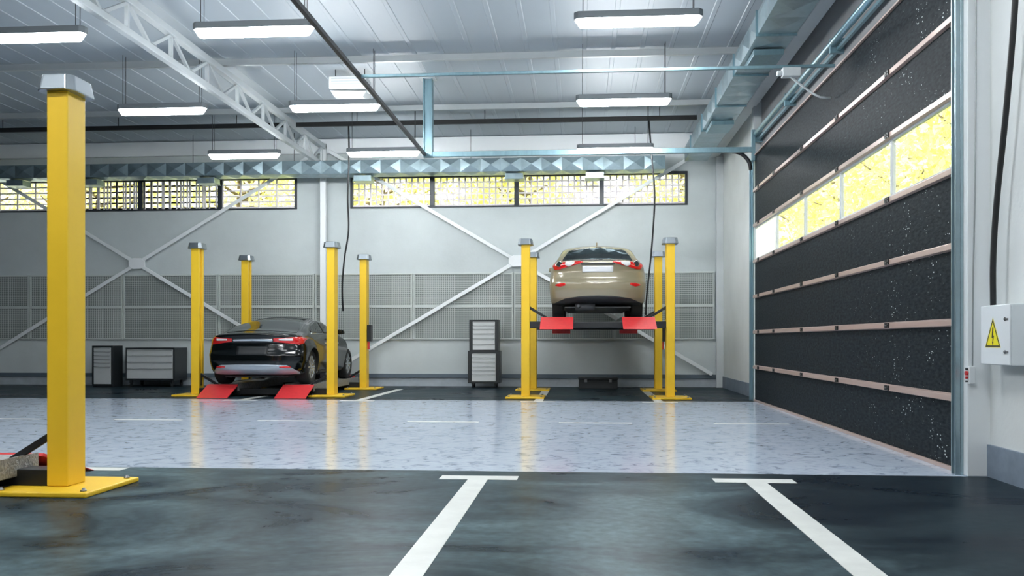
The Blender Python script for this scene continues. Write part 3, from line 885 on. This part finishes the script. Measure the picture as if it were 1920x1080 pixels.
class Skin:
    """lays panels (glass, lenses ...) onto the body surface"""
    def __init__(self, body, root):
        me = body.data
        self.bvh = BVHTree.FromPolygons([v.co.copy() for v in me.vertices], [tuple(p.vertices) for p in me.polygons])
        self.root = root
    def patch(self, name, mat, view, cols, nu=14, nv=8, eps=.004, depth=.012, parent=None):
        S = np.array([c[0] for c in cols]); LO = np.array([c[1] for c in cols]); HI = np.array([c[2] for c in cols])
        cum = np.concatenate([[0], np.cumsum(np.hypot(np.diff(S), np.diff((LO + HI) / 2)))]); cum /= cum[-1]
        bm = bmesh.new(); G = []; GB = []
        for i in range(nu + 1):
            u = i / nu
            s, lo, hi = np.interp(u, cum, S), np.interp(u, cum, LO), np.interp(u, cum, HI)
            row, rowb = [], []
            for j in range(nv + 1):
                t = lo + (hi - lo) * j / nv
                o, d = {'rear': (Vector((s, -3, t)), Vector((0, 1, 0))), 'right': (Vector((4, s, t)), Vector((-1, 0, 0))),
                        'left': (Vector((-4, s, t)), Vector((1, 0, 0))), 'top': (Vector((s, t, 4)), Vector((0, 0, -1)))}[view]
                loc, nrm, idx, dist = self.bvh.ray_cast(o, d)
                if loc is None:
                    loc, nrm, idx, dist = self.bvh.find_nearest(o + d * {'rear': 3.2, 'right': 3.2, 'left': 3.2, 'top': 2.6}[view])
                if nrm.dot(d) > 0: nrm = -nrm
                row.append(bm.verts.new(loc + nrm * eps)); rowb.append(bm.verts.new(loc - nrm * depth))
            G.append(row); GB.append(rowb)
        for i in range(nu):
            for j in range(nv):
                f = bm.faces.new((G[i][j], G[i + 1][j], G[i + 1][j + 1], G[i][j + 1])); f.smooth = True
        edge = [(i, 0) for i in range(nu)] + [(nu, j) for j in range(nv)] + [(i, nv) for i in range(nu, 0, -1)] + [(0, j) for j in range(nv, 0, -1)]
        for k in range(len(edge)):
            p, q = edge[k], edge[(k + 1) % len(edge)]
            bm.faces.new((G[p[0]][p[1]], G[q[0]][q[1]], GB[q[0]][q[1]], GB[p[0]][p[1]]))
        used = {v for f in bm.faces for v in f.verts}
        for v in [v for v in bm.verts if v not in used]: bm.verts.remove(v)
        bmesh.ops.recalc_face_normals(bm, faces=bm.faces[:])
        me = bpy.data.meshes.new(name); bm.to_mesh(me); bm.free()
        me.materials.append(mat)
        return finish(name, me, parent or self.root)

def make_wheel(root, sx, y, P, spokes=10):
    R = P['rw']; w = P['tw']
    xo = sx * (P['W'] / 2 - .06)
    xi = xo - sx * w
    xm = (xo + xi) / 2
    hw = w / 2
    prof = [(R * .68, -hw), (R * .93, -hw), (R * .985, -hw * .86), (R, -hw * .6), (R, hw * .6), (R * .985, hw * .86), (R * .93, hw), (R * .68, hw)]
    ty = MB().lathe(prof, 'x', (xm, y, R), 40, closed=True).build('wheel', M['tyre'], root)
    rim = MB()
    f = sx
    rim.lathe([(R * .70, hw * .9 * f), (R * .70, -hw * .9 * f), (R * .64, -hw * .9 * f), (R * .64, hw * .9 * f)], 'x', (xm, y, R), 40, closed=True)
    rim.lathe([(R * .16, hw * .5 * f), (R * .16, hw * .78 * f), (R * .08, hw * .86 * f)], 'x', (xm, y, R), 20)
    for k in range(spokes):
        t = 2 * PI * k / spokes
        dy, dz = math.cos(t), math.sin(t)
        rim.bar((xm + f * hw * .68, y + dy * R * .12, R + dz * R * .12), (xm + f * hw * .82, y + dy * R * .67, R + dz * R * .67), .03, R * .10, up=(dy * 0 + 1, 0, 0))
    rim.build('rim', M['alloy'], ty)
    MB().lathe([(R * .5, -.01), (R * .5, .01)], 'x', (xm - f * .01, y, R), 28).build('brake_disc', M['bolt'], ty)
    return ty

def col_flip(cols):
    return [(-s, lo, hi) for s, lo, hi in cols]

# --- beige saloon on the raised lift
P = dict(L=3.95, W=1.84, H=1.50, R=.11, ya=.86, yf=3.1, rw=.32, tw=.215, zsill=.22, rear_round=.22)
P['ztop'] = curve_tab([(0, 1.045), (.12, 1.07), (.38, 1.09), (.55, 1.12), (1.25, 1.44), (1.65, 1.50), (2.1, 1.47), (2.85, 1.06), (3.4, .92), (3.95, .70)], sm=.06)
P['zbot'] = curve_tab([(0, .27), (.3, .24), (.6, .21), (3.4, .21), (3.95, .26)])
P['crown'] = curve_tab([(0, .03), (.6, .04), (1.3, .06), (2.1, .06), (2.9, .05), (3.95, .05)])
P['plan'] = curve_tab([(0, .905), (.6, .92), (1.5, .92), (3.2, .91), (3.95, .82)])
P['prof'] = curve_tab([(0.15, .94), (.25, .955), (.45, .99), (.62, 1.0), (.78, .985), (.95, .955), (1.06, .90), (1.16, .83), (1.42, .70), (1.55, .66)], sm=.06)
P['rear'] = curve_tab([(0, .22), (.26, .14), (.36, .04), (.52, .0), (.66, .0), (.74, .05), (.86, .085), (1.0, .06), (1.06, .03), (1.3, .0)], sm=.05)
P['nose'] = curve_tab([(0, .1), (.45, 0), (.6, .02), (.8, .2), (1.2, .2)])
car = thing('sedan_car', 'beige saloon car with red tail lights, raised on the yellow lift', 'car', (.305, 16.86, 1.502))
body = make_body(P, 'body', [M['carbeige'], M['plastic']], car)
sk = Skin(body, car)
rg = [(-.70, .52, .52), (-.66, .50, .70), (-.55, .49, 1.12), (0, .47, 1.22), (.55, .49, 1.12), (.66, .50, .70), (.70, .52, .52)]
sk.patch('rear_window', M['carglass'], 'top', rg, 26, 14, .004)
sk.patch('windscreen', M['carglass'], 'top', [(-.66, 2.32, 2.70), (-.3, 2.22, 2.80), (.3, 2.22, 2.80), (.66, 2.32, 2.70)], 16, 8)
for v, fl in (('right', 1), ('left', -1)):
    sk.patch('side_window', M['carglass'], v, [(1.02, 1.14, 1.22), (1.25, 1.10, 1.36), (1.7, 1.09, 1.42)], 12, 6)
    sk.patch('side_window', M['carglass'], v, [(1.76, 1.09, 1.42), (2.2, 1.08, 1.37), (2.72, 1.06, 1.10)], 12, 6)
tl = [(-.845, .985, 1.08), (-.80, .90, 1.105), (-.70, .905, 1.095), (-.56, .95, 1.08), (-.40, .99, 1.065), (-.28, 1.025, 1.045)]
for fl in (1, -1):
    t = sk.patch('tail_light', M['lens_red'], 'rear', tl if fl > 0 else col_flip(tl), 24, 8, .012, .02)
    wl = [(-.60, .985, 1.05), (-.54, .955, 1.06), (-.47, .985, 1.045), (-.43, 1.01, 1.04)]
    sk.patch('reverse_lens', M['lens_white'], 'rear', wl if fl > 0 else col_flip(wl), 10, 5, .016, .01, t)
    xs = -.715 * fl
    loc, nrm, _, _ = sk.bvh.ray_cast(Vector((xs, -3, 1.005)), Vector((0, 1, 0)))
    MB().lathe([(.05, -.005), (.062, .012), (.05, .018), (.028, .016)], 'y', (xs, loc.y - .024, 1.005), 20).build('round_lens', M['carchrome'], t)
    rf = [(-.79, .60, .615), (-.70, .575, .645), (-.60, .60, .645)]
    sk.patch('bumper_reflector', M['lens_red'], 'rear', rf if fl > 0 else col_flip(rf), 8, 4, .006)
sk.patch('bumper_valance', M['plastic'], 'rear', [(-.80, .275, .285), (-.6, .28, .36), (-.3, .275, .40), (0, .275, .41), (.3, .275, .40), (.6, .28, .36), (.80, .275, .285)], 24, 6, .008)
pl = sk.patch('license_plate', M['plate'], 'rear', [(-.285, .845, .965), (.285, .845, .965)], 10, 4, .014)
MB().box(-.31, .31, .035, .075, .985, 1.015).build('boot_trim', M['plastic'], car, bevel=.006)
for fl in (1, -1):
    m = MB()
    m.hexa([(fl * .86, 2.42, 1.02), (fl * 1.0, 2.44, 1.03), (fl * 1.0, 2.56, 1.03), (fl * .86, 2.58, 1.02), (fl * .87, 2.42, 1.13), (fl * .985, 2.44, 1.12), (fl * .985, 2.56, 1.12), (fl * .87, 2.58, 1.13)])
    m.build('door_mirror', M['carbeige'], car, bevel=.025, seg=3)
    MB().box(min(fl * .88, fl * .905), max(fl * .88, fl * .905), 1.42, 1.62, .86, .89).build('door_handle', M['carbeige'], car, bevel=.008)
    for y in (P['ya'], P['yf']): make_wheel(car, fl, y, P)
MB().box(-.62, .62, .25, 3.6, .185, .21).tube([(-.6, .86, .30), (.6, .86, .30)], .045, 10).build('underbody', M['under'], car, bevel=.01)
MB().tube([(-.42, .3, .215), (-.05, .3, .215)], .085, 16).tube([(-.35, .32, .2), (-.36, .08, .22)], .028, 10).build('exhaust', M['under'], car)
MB().prism([(1.30, 1.44), (1.46, 1.47), (1.46, 1.49), (1.36, 1.53), (1.33, 1.53)], 'x', -.015, .015).build('roof_antenna', M['carbeige'], car, bevel=.004)

# --- black fastback on the lowered lift
P = dict(L=4.28, W=1.97, H=1.36, R=.13, ya=.80, yf=3.58, rw=.335, tw=.23, zsill=.18, rear_round=.24)
P['ztop'] = curve_tab([(0, .985), (.10, 1.0), (.32, 1.015), (.62, 1.07), (1.25, 1.26), (1.95, 1.36), (2.4, 1.335), (3.12, 1.02), (3.7, .88), (4.28, .66)], sm=.06)
P['zbot'] = curve_tab([(0, .20), (.4, .18), (3.7, .18), (4.28, .22)])
P['crown'] = curve_tab([(0, .03), (.6, .06), (1.4, .09), (2.3, .08), (3.1, .05), (4.28, .05)])
P['plan'] = curve_tab([(0, .95), (.5, .975), (.9, .985), (1.9, .955), (3.5, .965), (4.28, .84)])
P['prof'] = curve_tab([(0.1, .90), (.25, .94), (.45, .985), (.62, 1.0), (.76, .985), (.88, .94), (.97, .875), (1.04, .82), (1.3, .66), (1.4, .62)], sm=.06)
P['rear'] = curve_tab([(0, .2), (.2, .12), (.3, .03), (.45, .0), (.58, .0), (.66, .05), (.80, .075), (.93, .04), (.985, .0), (1.2, .0)], sm=.05)
P['nose'] = curve_tab([(0, .1), (.45, 0), (.6, .02), (.8, .2), (1.2, .2)])
car = thing('fastback_car', 'glossy black fastback car standing on the lowered yellow lift', 'car', (-6.19, 16.62, .2235))
body = make_body(P, 'body', [M['carblack'], M['plastic']], car)
sk = Skin(body, car)
rg = [(-.70, .56, .56), (-.66, .52, .84), (-.52, .46, 1.38), (0, .42, 1.56), (.52, .46, 1.38), (.66, .52, .84), (.70, .56, .56)]
sk.patch('rear_window', M['carglass'], 'top', rg, 28, 16, .004)
sk.patch('glass_roof', M['carglass'], 'top', [(-.5, 1.66, 2.28), (0, 1.66, 2.31), (.5, 1.66, 2.28)], 14, 8, .004)
sk.patch('windscreen', M['carglass'], 'top', [(-.64, 2.62, 2.95), (-.3, 2.52, 3.06), (.3, 2.52, 3.06), (.64, 2.62, 2.95)], 16, 8)
for v in ('right', 'left'):
    sk.patch('side_window', M['carglass'], v, [(1.05, 1.02, 1.045), (1.35, 1.01, 1.16), (1.95, 1.0, 1.265)], 14, 6)
    sk.patch('side_window', M['carglass'], v, [(2.01, 1.0, 1.265), (2.48, .99, 1.23), (3.0, .98, 1.01)], 14, 6)
    sk.patch('window_trim', M['carchrome'], v, [(1.0, .985, 1.0), (2.0, .975, .99), (3.05, .96, .975)], 16, 2, .008)
    sk.patch('sill_trim', M['plastic'], v, [(1.3, .21, .25), (2.2, .21, .25), (3.1, .21, .25)], 10, 2, .006)
tl = [(-.91, .80, .89), (-.86, .775, .92), (-.70, .79, .91), (-.52, .815, .90), (-.40, .83, .89)]
for fl in (1, -1):
    t = sk.patch('tail_light', M['lens_red'], 'rear', tl if fl > 0 else col_flip(tl), 20, 6, .01, .02)
    wl = [(-.74, .85, .89), (-.62, .85, .89), (-.5, .855, .885)]
    sk.patch('reverse_lens', M['lens_white'], 'rear', wl if fl > 0 else col_flip(wl), 10, 4, .014, .01, t)
    rf = [(-.76, .345, .36), (-.66, .335, .375), (-.56, .345, .365)]
sk.patch('chrome_strip', M['carchrome'], 'rear', [(-.39, .835, .88), (0, .84, .89), (.39, .835, .88)], 24, 4, .012)
df = sk.patch('bumper_diffuser', M['carsilver'], 'rear', [(-.80, .225, .27), (-.66, .215, .385), (-.3, .21, .40), (.3, .21, .40), (.66, .215, .385), (.84, .225, .26)], 26, 6, .012)
for fl in (1, -1):
    rf = [(-.72, .345, .36), (-.62, .335, .375), (-.52, .345, .365)]
    sk.patch('reflector', M['lens_red'], 'rear', rf if fl > 0 else col_flip(rf), 8, 3, .018, .01, df)
sk.patch('plate_recess', M['plastic'], 'rear', [(-.30, .58, .74), (.30, .58, .74)], 10, 5, .004)
for fl in (1, -1):
    m = MB()
    m.hexa([(fl * .90, 2.66, .98), (fl * 1.06, 2.69, .99), (fl * 1.06, 2.80, .99), (fl * .90, 2.82, .98), (fl * .91, 2.66, 1.09), (fl * 1.04, 2.69, 1.08), (fl * 1.04, 2.80, 1.08), (fl * .91, 2.82, 1.09)])
    m.build('door_mirror', M['carblack'], car, bevel=.025, seg=3)
    for y in (1.75, 2.6):
        loc, nrm, _, _ = sk.bvh.ray_cast(Vector((fl * 4, y, .80)), Vector((-fl, 0, 0)))
        MB().box(loc.x - .012, loc.x + .012, y - .09, y + .09, .785, .815).build('door_handle', M['carchrome'], car, bevel=.008)
    for y in (P['ya'], P['yf']): make_wheel(car, fl, y, P, 10)
MB().box(-.62, .62, .3, 3.9, .15, .181).build('underbody', M['under'], car, bevel=.01)

# ------------------------------------------------------------------ tool cabinets
def cabinet(label, cat, loc, W, D, z0, z1, drawers, frame=.06, top=.045, bot=.04, casters=False, side=None, name='tool_cabinet', grp=None, sidefr=None):
    r = thing(name, label, cat, loc, 0, grp)
    fr = frame if sidefr is None else sidefr
    # carcass: back, sides, top, bottom
    c = MB().box(-W / 2, -W / 2 + .02, .02, D, z0, z1).box(W / 2 - .02, W / 2, .02, D, z0, z1)
    c.box(-W / 2 + .0201, W / 2 - .0201, D - .02, D, z0, z1).box(-W / 2 + .0201, W / 2 - .0201, .02, D - .0201, z1 - .02, z1).box(-W / 2 + .0201, W / 2 - .0201, .02, D - .0201, z0, z0 + .02)
    # front rim
    c.box(-W / 2, W / 2, 0, .0199, z1 - top, z1).box(-W / 2, W / 2, 0, .0199, z0, z0 + bot)
    c.box(-W / 2, -W / 2 + fr, 0, .0199, z0 + bot, z1 - top).box(W / 2 - fr, W / 2, 0, .0199, z0 + bot, z1 - top)
    c.build('carcass', M['cabblack'], r, bevel=.004)
    tot = sum(drawers); h = (z1 - top - z0 - bot); z = z1 - top
    for d in drawers:
        dh = h * d / tot
        dr = MB().box(-W / 2 + fr + .004, W / 2 - fr - .004, -.012, D - .05, z - dh + .004, z - .004).build('drawer', M['cabsilver'], r, bevel=.004)
        MB().box(-W / 2 + fr + .02, W / 2 - fr - .02, -.026, -.0121, z - .026, z - .014).build('handle', M['handle'], dr, bevel=.004)
        z -= dh
    if casters:
        for sx in (-1, 1):
            for y in (.08, D - .08):
                k = MB().tube([(sx * (W / 2 - .1) - .016, y, .05), (sx * (W / 2 - .1) + .016, y, .05)], .05, 16)
                k.box(sx * (W / 2 - .1) - .028, sx * (W / 2 - .1) + .028, y - .035, y + .035, .085, z0 - .0001)
                k.build('caster', M['cabblack'], r)
    else:
        MB().box(-W / 2 + .01, W / 2 - .01, .03, D - .01, 0, z0 - .0001).build('plinth', M['cabblack'], r)
    return r
cabinet('narrow black tool cabinet with silver drawers beside the big near yellow post', 'tool cabinet', (-10.97, 20.05, 0), .50, .45, .03, .955, [1, 1, 1, 1, 1, 4.6], frame=.045)
cabinet('wide low black tool cabinet on casters with four silver drawers', 'tool cabinet', (-9.94, 20.25, 0), 1.17, .68, .15, .91, [1.2, 1.5, 1.4, 2.2], frame=.035, casters=True)
cabinet('black roller cabinet at the bottom of the stacked tool chests beside the beige car lift', 'tool cabinet', (-2.19, 20.3, 0), .72, .5, .11, .84, [1, 1, 1, 1, 1, 1.6], frame=.085, top=.06, casters=True)
o = cabinet('black tool chest with silver drawers standing on top of the roller cabinet', 'tool chest', (-2.19, 20.32, .841), .66, .42, .0, .70, [.8, .8, 1, 1, 1.2, 1.2], frame=.075, top=.04, bot=.02, name='tool_chest')
for ch in [x for x in bpy.data.objects if x.parent == o and x.name.startswith('plinth')]:
    bpy.data.objects.remove(ch, do_unlink=True)
r = thing('low_dark_box', 'low black box on the floor by the back wall under the raised beige car', 'chest', (.37, 20.15, 0))  # dark lidded box, kind not known
MB().box(-.43, .43, 0, .45, 0, .20).build('low_box_body', M['cabblack'], r, bevel=.015)
MB().box(-.44, .44, -.01, .46, .2001, .255).build('lid', M['cabblack'], r, bevel=.012)
MB().box(-.3, -.24, -.02, -.0001, .15, .22).box(.24, .3, -.02, -.0001, .15, .22).build('latch', M['bolt'], r, bevel=.004)

# ------------------------------------------------------------------ electrics on the near right wall
XB0 = 3.08
r = thing('electrical_box', 'white electrical cabinet with a yellow warning triangle on the near right wall', 'electrical box', (XR, 7.03, .895))
MB().box(XB0 - XR + .012, -.001, -.24, .24, 0, .45).build('box_body', M['boxwhite'], r, bevel=.006)
dd = MB().box(XB0 - XR, XB0 - XR + .0119, -.238, .238, .004, .446).build('box_door', M['boxwhite'], r, bevel=.004)
for z in (.10, .34):
    MB().box(XB0 - XR - .006, XB0 - XR - .0001, -.215, -.15, z - .006, z + .006).tube([(XB0 - XR - .004, -.17, z - .012), (XB0 - XR - .004, -.17, z + .012)], .006, 6).build('latch', M['bolt'], dd)
sx = XB0 - XR
def tri(h, zc, e):
    # upright equilateral triangle on the door face, seen from -X
    return [(-h / math.sqrt(3), zc - h / 3), (h / math.sqrt(3), zc - h / 3), (0, zc + 2 * h / 3)]
zc = .205; yo = .03
sg = MB()
sg.prism([(y + yo, z) for y, z in tri(.225, zc, 0)], 'x', sx - .0012, sx - .0002)
sgo = sg.build('warning_sign', M['hazyellow'], dd)
b1, b2 = tri(.212, zc, 0), tri(.175, zc, 0)
k = MB()
for i in range(3):
    j = (i + 1) % 3
    k.quad([(sx - .0016, b1[i][0] + yo, b1[i][1]), (sx - .0016, b1[j][0] + yo, b1[j][1]), (sx - .0016, b2[j][0] + yo, b2[j][1]), (sx - .0016, b2[i][0] + yo, b2[i][1])])
bolt = [(-.006, .075), (.012, .075), (.006, .012), (.022, .012), (.004, -.035), (.010, -.035), (-.002, -.065), (-.012, -.032), (-.005, -.033), (-.001, -.004), (-.018, -.004)]
k.prism([(-y + yo, z + zc + .002) for y, z in bolt], 'x', sx - .0018, sx - .0014)
k.build('warning_symbol', M['hazblack'], sgo)
tag(MB().tube(smooth_pts([(3.13, 7.17, 1.346), (3.13, 7.17, 1.7), (3.14, 7.13, 2.15), (3.15, 6.99, 2.85), (3.155, 6.86, 3.65), (3.16, 6.80, 4.6), (3.16, 6.78, CEIL - .03)]), .022, 10).build('power_cable', M['cable']),
    'thick black power cable rising from the white electrical cabinet', 'cable')
r = thing('push_button_station', 'small grey push button station with a red button beside the black door', 'switch', (3.07, 7.45, .735))
MB().box(-.02, .03, -.045, -.0001, 0, .14).build('switch_box', M['unitwhite'], r, bevel=.005)
for z, m, rr in ((.118, 'cabblack', .010), (.085, 'btnred', .018), (.05, 'btnred', .010), (.02, 'cabblack', .007)):
    MB().lathe([(rr, 0), (rr, .014), (rr * .7, .02)], 'x', (-.02 - .02, -.024, z), 14).build('button', M[m], r)
tag(MB().tube(smooth_pts([(3.085, 7.43, .876), (3.09, 7.43, 1.5), (3.105, 7.43, 2.4), (3.112, 7.43, 3.6), (3.112, 7.43, CEIL - .03)]), .006, 8).build('switch_cable', M['handle']),
    'thin grey cable running up the white jamb from the push button station', 'cable')

# ------------------------------------------------------------------ trees outside
def make_tree(label, x, y, h, rad, n, leaf, grp, spread_z=.55):
    r = thing('autumn_tree', label, 'tree', (x, y, -.05), 0, grp)
    base = [(0, 0, 0), (.05, .03, h * .2), (-.04, .02, h * .45), (.03, 0, h * .7), (0, 0, h * .9)]
    tk = MB().tube(smooth_pts(base, 4), [.17 * (1 - i / 18) for i in range(17)], 10).build('trunk', M['bark'], r)
    bm = MB()
    tips = []
    for k in range(26):
        a = random.uniform(0, 2 * PI); z0 = h * random.uniform(.25, .75); ln = rad * random.uniform(.6, 1.0)
        t = Vector((math.cos(a) * ln, math.sin(a) * ln, z0 + ln * random.uniform(.2, .7)))
        bm.tube(smooth_pts([(0, 0, z0), (t.x * .5, t.y * .5, z0 + (t.z - z0) * .35), tuple(t)], 3), [.05, .045, .04, .035, .028, .02, .012], 6)
        tips.append(t)
    bm.build('branches', M['bark'], r)
    V = []; F = []
    cz = h * .62
    for i in range(n):
        if i % 3:
            t = random.choice(tips)
            p = np.array(t) + rng.normal(0, rad * .24, 3)
        else:
            d = rng.normal(size=3); d /= np.linalg.norm(d)
            p = d * rad * (rng.uniform(.35, 1.0)) * np.array([1, 1, spread_z * h / rad * .7]); p[2] += cz
        if p[2] < .8 or abs(p[0]) > rad or abs(p[1]) > rad: continue
        u = rng.normal(size=3); u /= np.linalg.norm(u)
        v = np.cross(u, rng.normal(size=3)); v /= np.linalg.norm(v) + 1e-9
        s = leaf * rng.uniform(.6, 1.3)
        b0 = len(V)
        V += [tuple(p - u * s), tuple(p + v * s * .5), tuple(p + u * s), tuple(p - v * s * .5)]
        F.append((b0, b0 + 1, b0 + 2, b0 + 3))
    me = bpy.data.meshes.new('foliage'); me.from_pydata(V, [], F); me.update(); me.materials.append(M['leaf'])
    finish('foliage', me, r)
gA, gB = 'yellow trees behind the back windows', 'yellow trees beyond the black door'
for x, lab in ((-19.1, 'yellow autumn tree behind the far left window, at the edge of the photo'), (-14.7, 'yellow autumn tree behind the left window, beside the big near yellow post'),
               (-10.3, 'yellow autumn tree behind the middle of the left window'), (-5.9, 'yellow autumn tree with its trunk in the first pane right of the white column'),
               (-1.5, 'yellow autumn tree behind the middle of the right window'), (2.9, 'yellow autumn tree behind the right end of the right window')):
    make_tree(lab, x, 26.6, 8.6, 2.15, 3200 if x < -7 else 4600, .125, gA)
for y, lab in ((19.6, 'yellow autumn tree filling the nearest pane of the black door'), (24.0, 'yellow autumn tree in the second pane of the black door'),
               (28.4, 'yellow autumn tree in the middle pane of the black door'), (32.8, 'yellow autumn tree in the fourth pane of the black door')):
    make_tree(lab, 8.6, y, 8.8, 2.15, 8500, .11, gB)

# ------------------------------------------------------------------ light, sky, camera
sd = bpy.data.lights.new('sun', 'SUN'); sd.energy = 12.0; sd.angle = math.radians(1.5); sd.color = (1, .97, .88)
so = bpy.data.objects.new('sun', sd); COL.objects.link(so)
so.rotation_euler = Vector((0.55, 0.65, -0.95)).to_track_quat('-Z', 'Y').to_euler()
wd = bpy.data.worlds.new('sky'); scene.world = wd; wd.use_nodes = True
nt = wd.node_tree; bg = nt.nodes['Background']
bg.inputs['Color'].default_value = (.92, .96, 1.0, 1); bg.inputs['Strength'].default_value = 2.2

cd = bpy.data.cameras.new('camera'); co = bpy.data.objects.new('camera', cd); COL.objects.link(co)
cd.sensor_width = 36; cd.lens = 1700 / 1920 * 36; cd.shift_y = 98 / 1920
cd.clip_start = .05; cd.clip_end = 300
co.location = (0, 0, CAM_H); co.rotation_euler = (PI / 2, 0, math.atan(130 / 1700))
scene.camera = co

scene.view_settings.view_transform = 'Standard'
scene.view_settings.look = 'None'
scene.view_settings.exposure = 0.35
scene.view_settings.gamma = 1.0
scene.view_settings.use_curve_mapping = False
scene.cycles.use_denoising = True
scene.cycles.max_bounces = 10
scene.cycles.diffuse_bounces = 5
scene.cycles.transparent_max_bounces = 16
scene.cycles.sample_clamp_indirect = 6.0
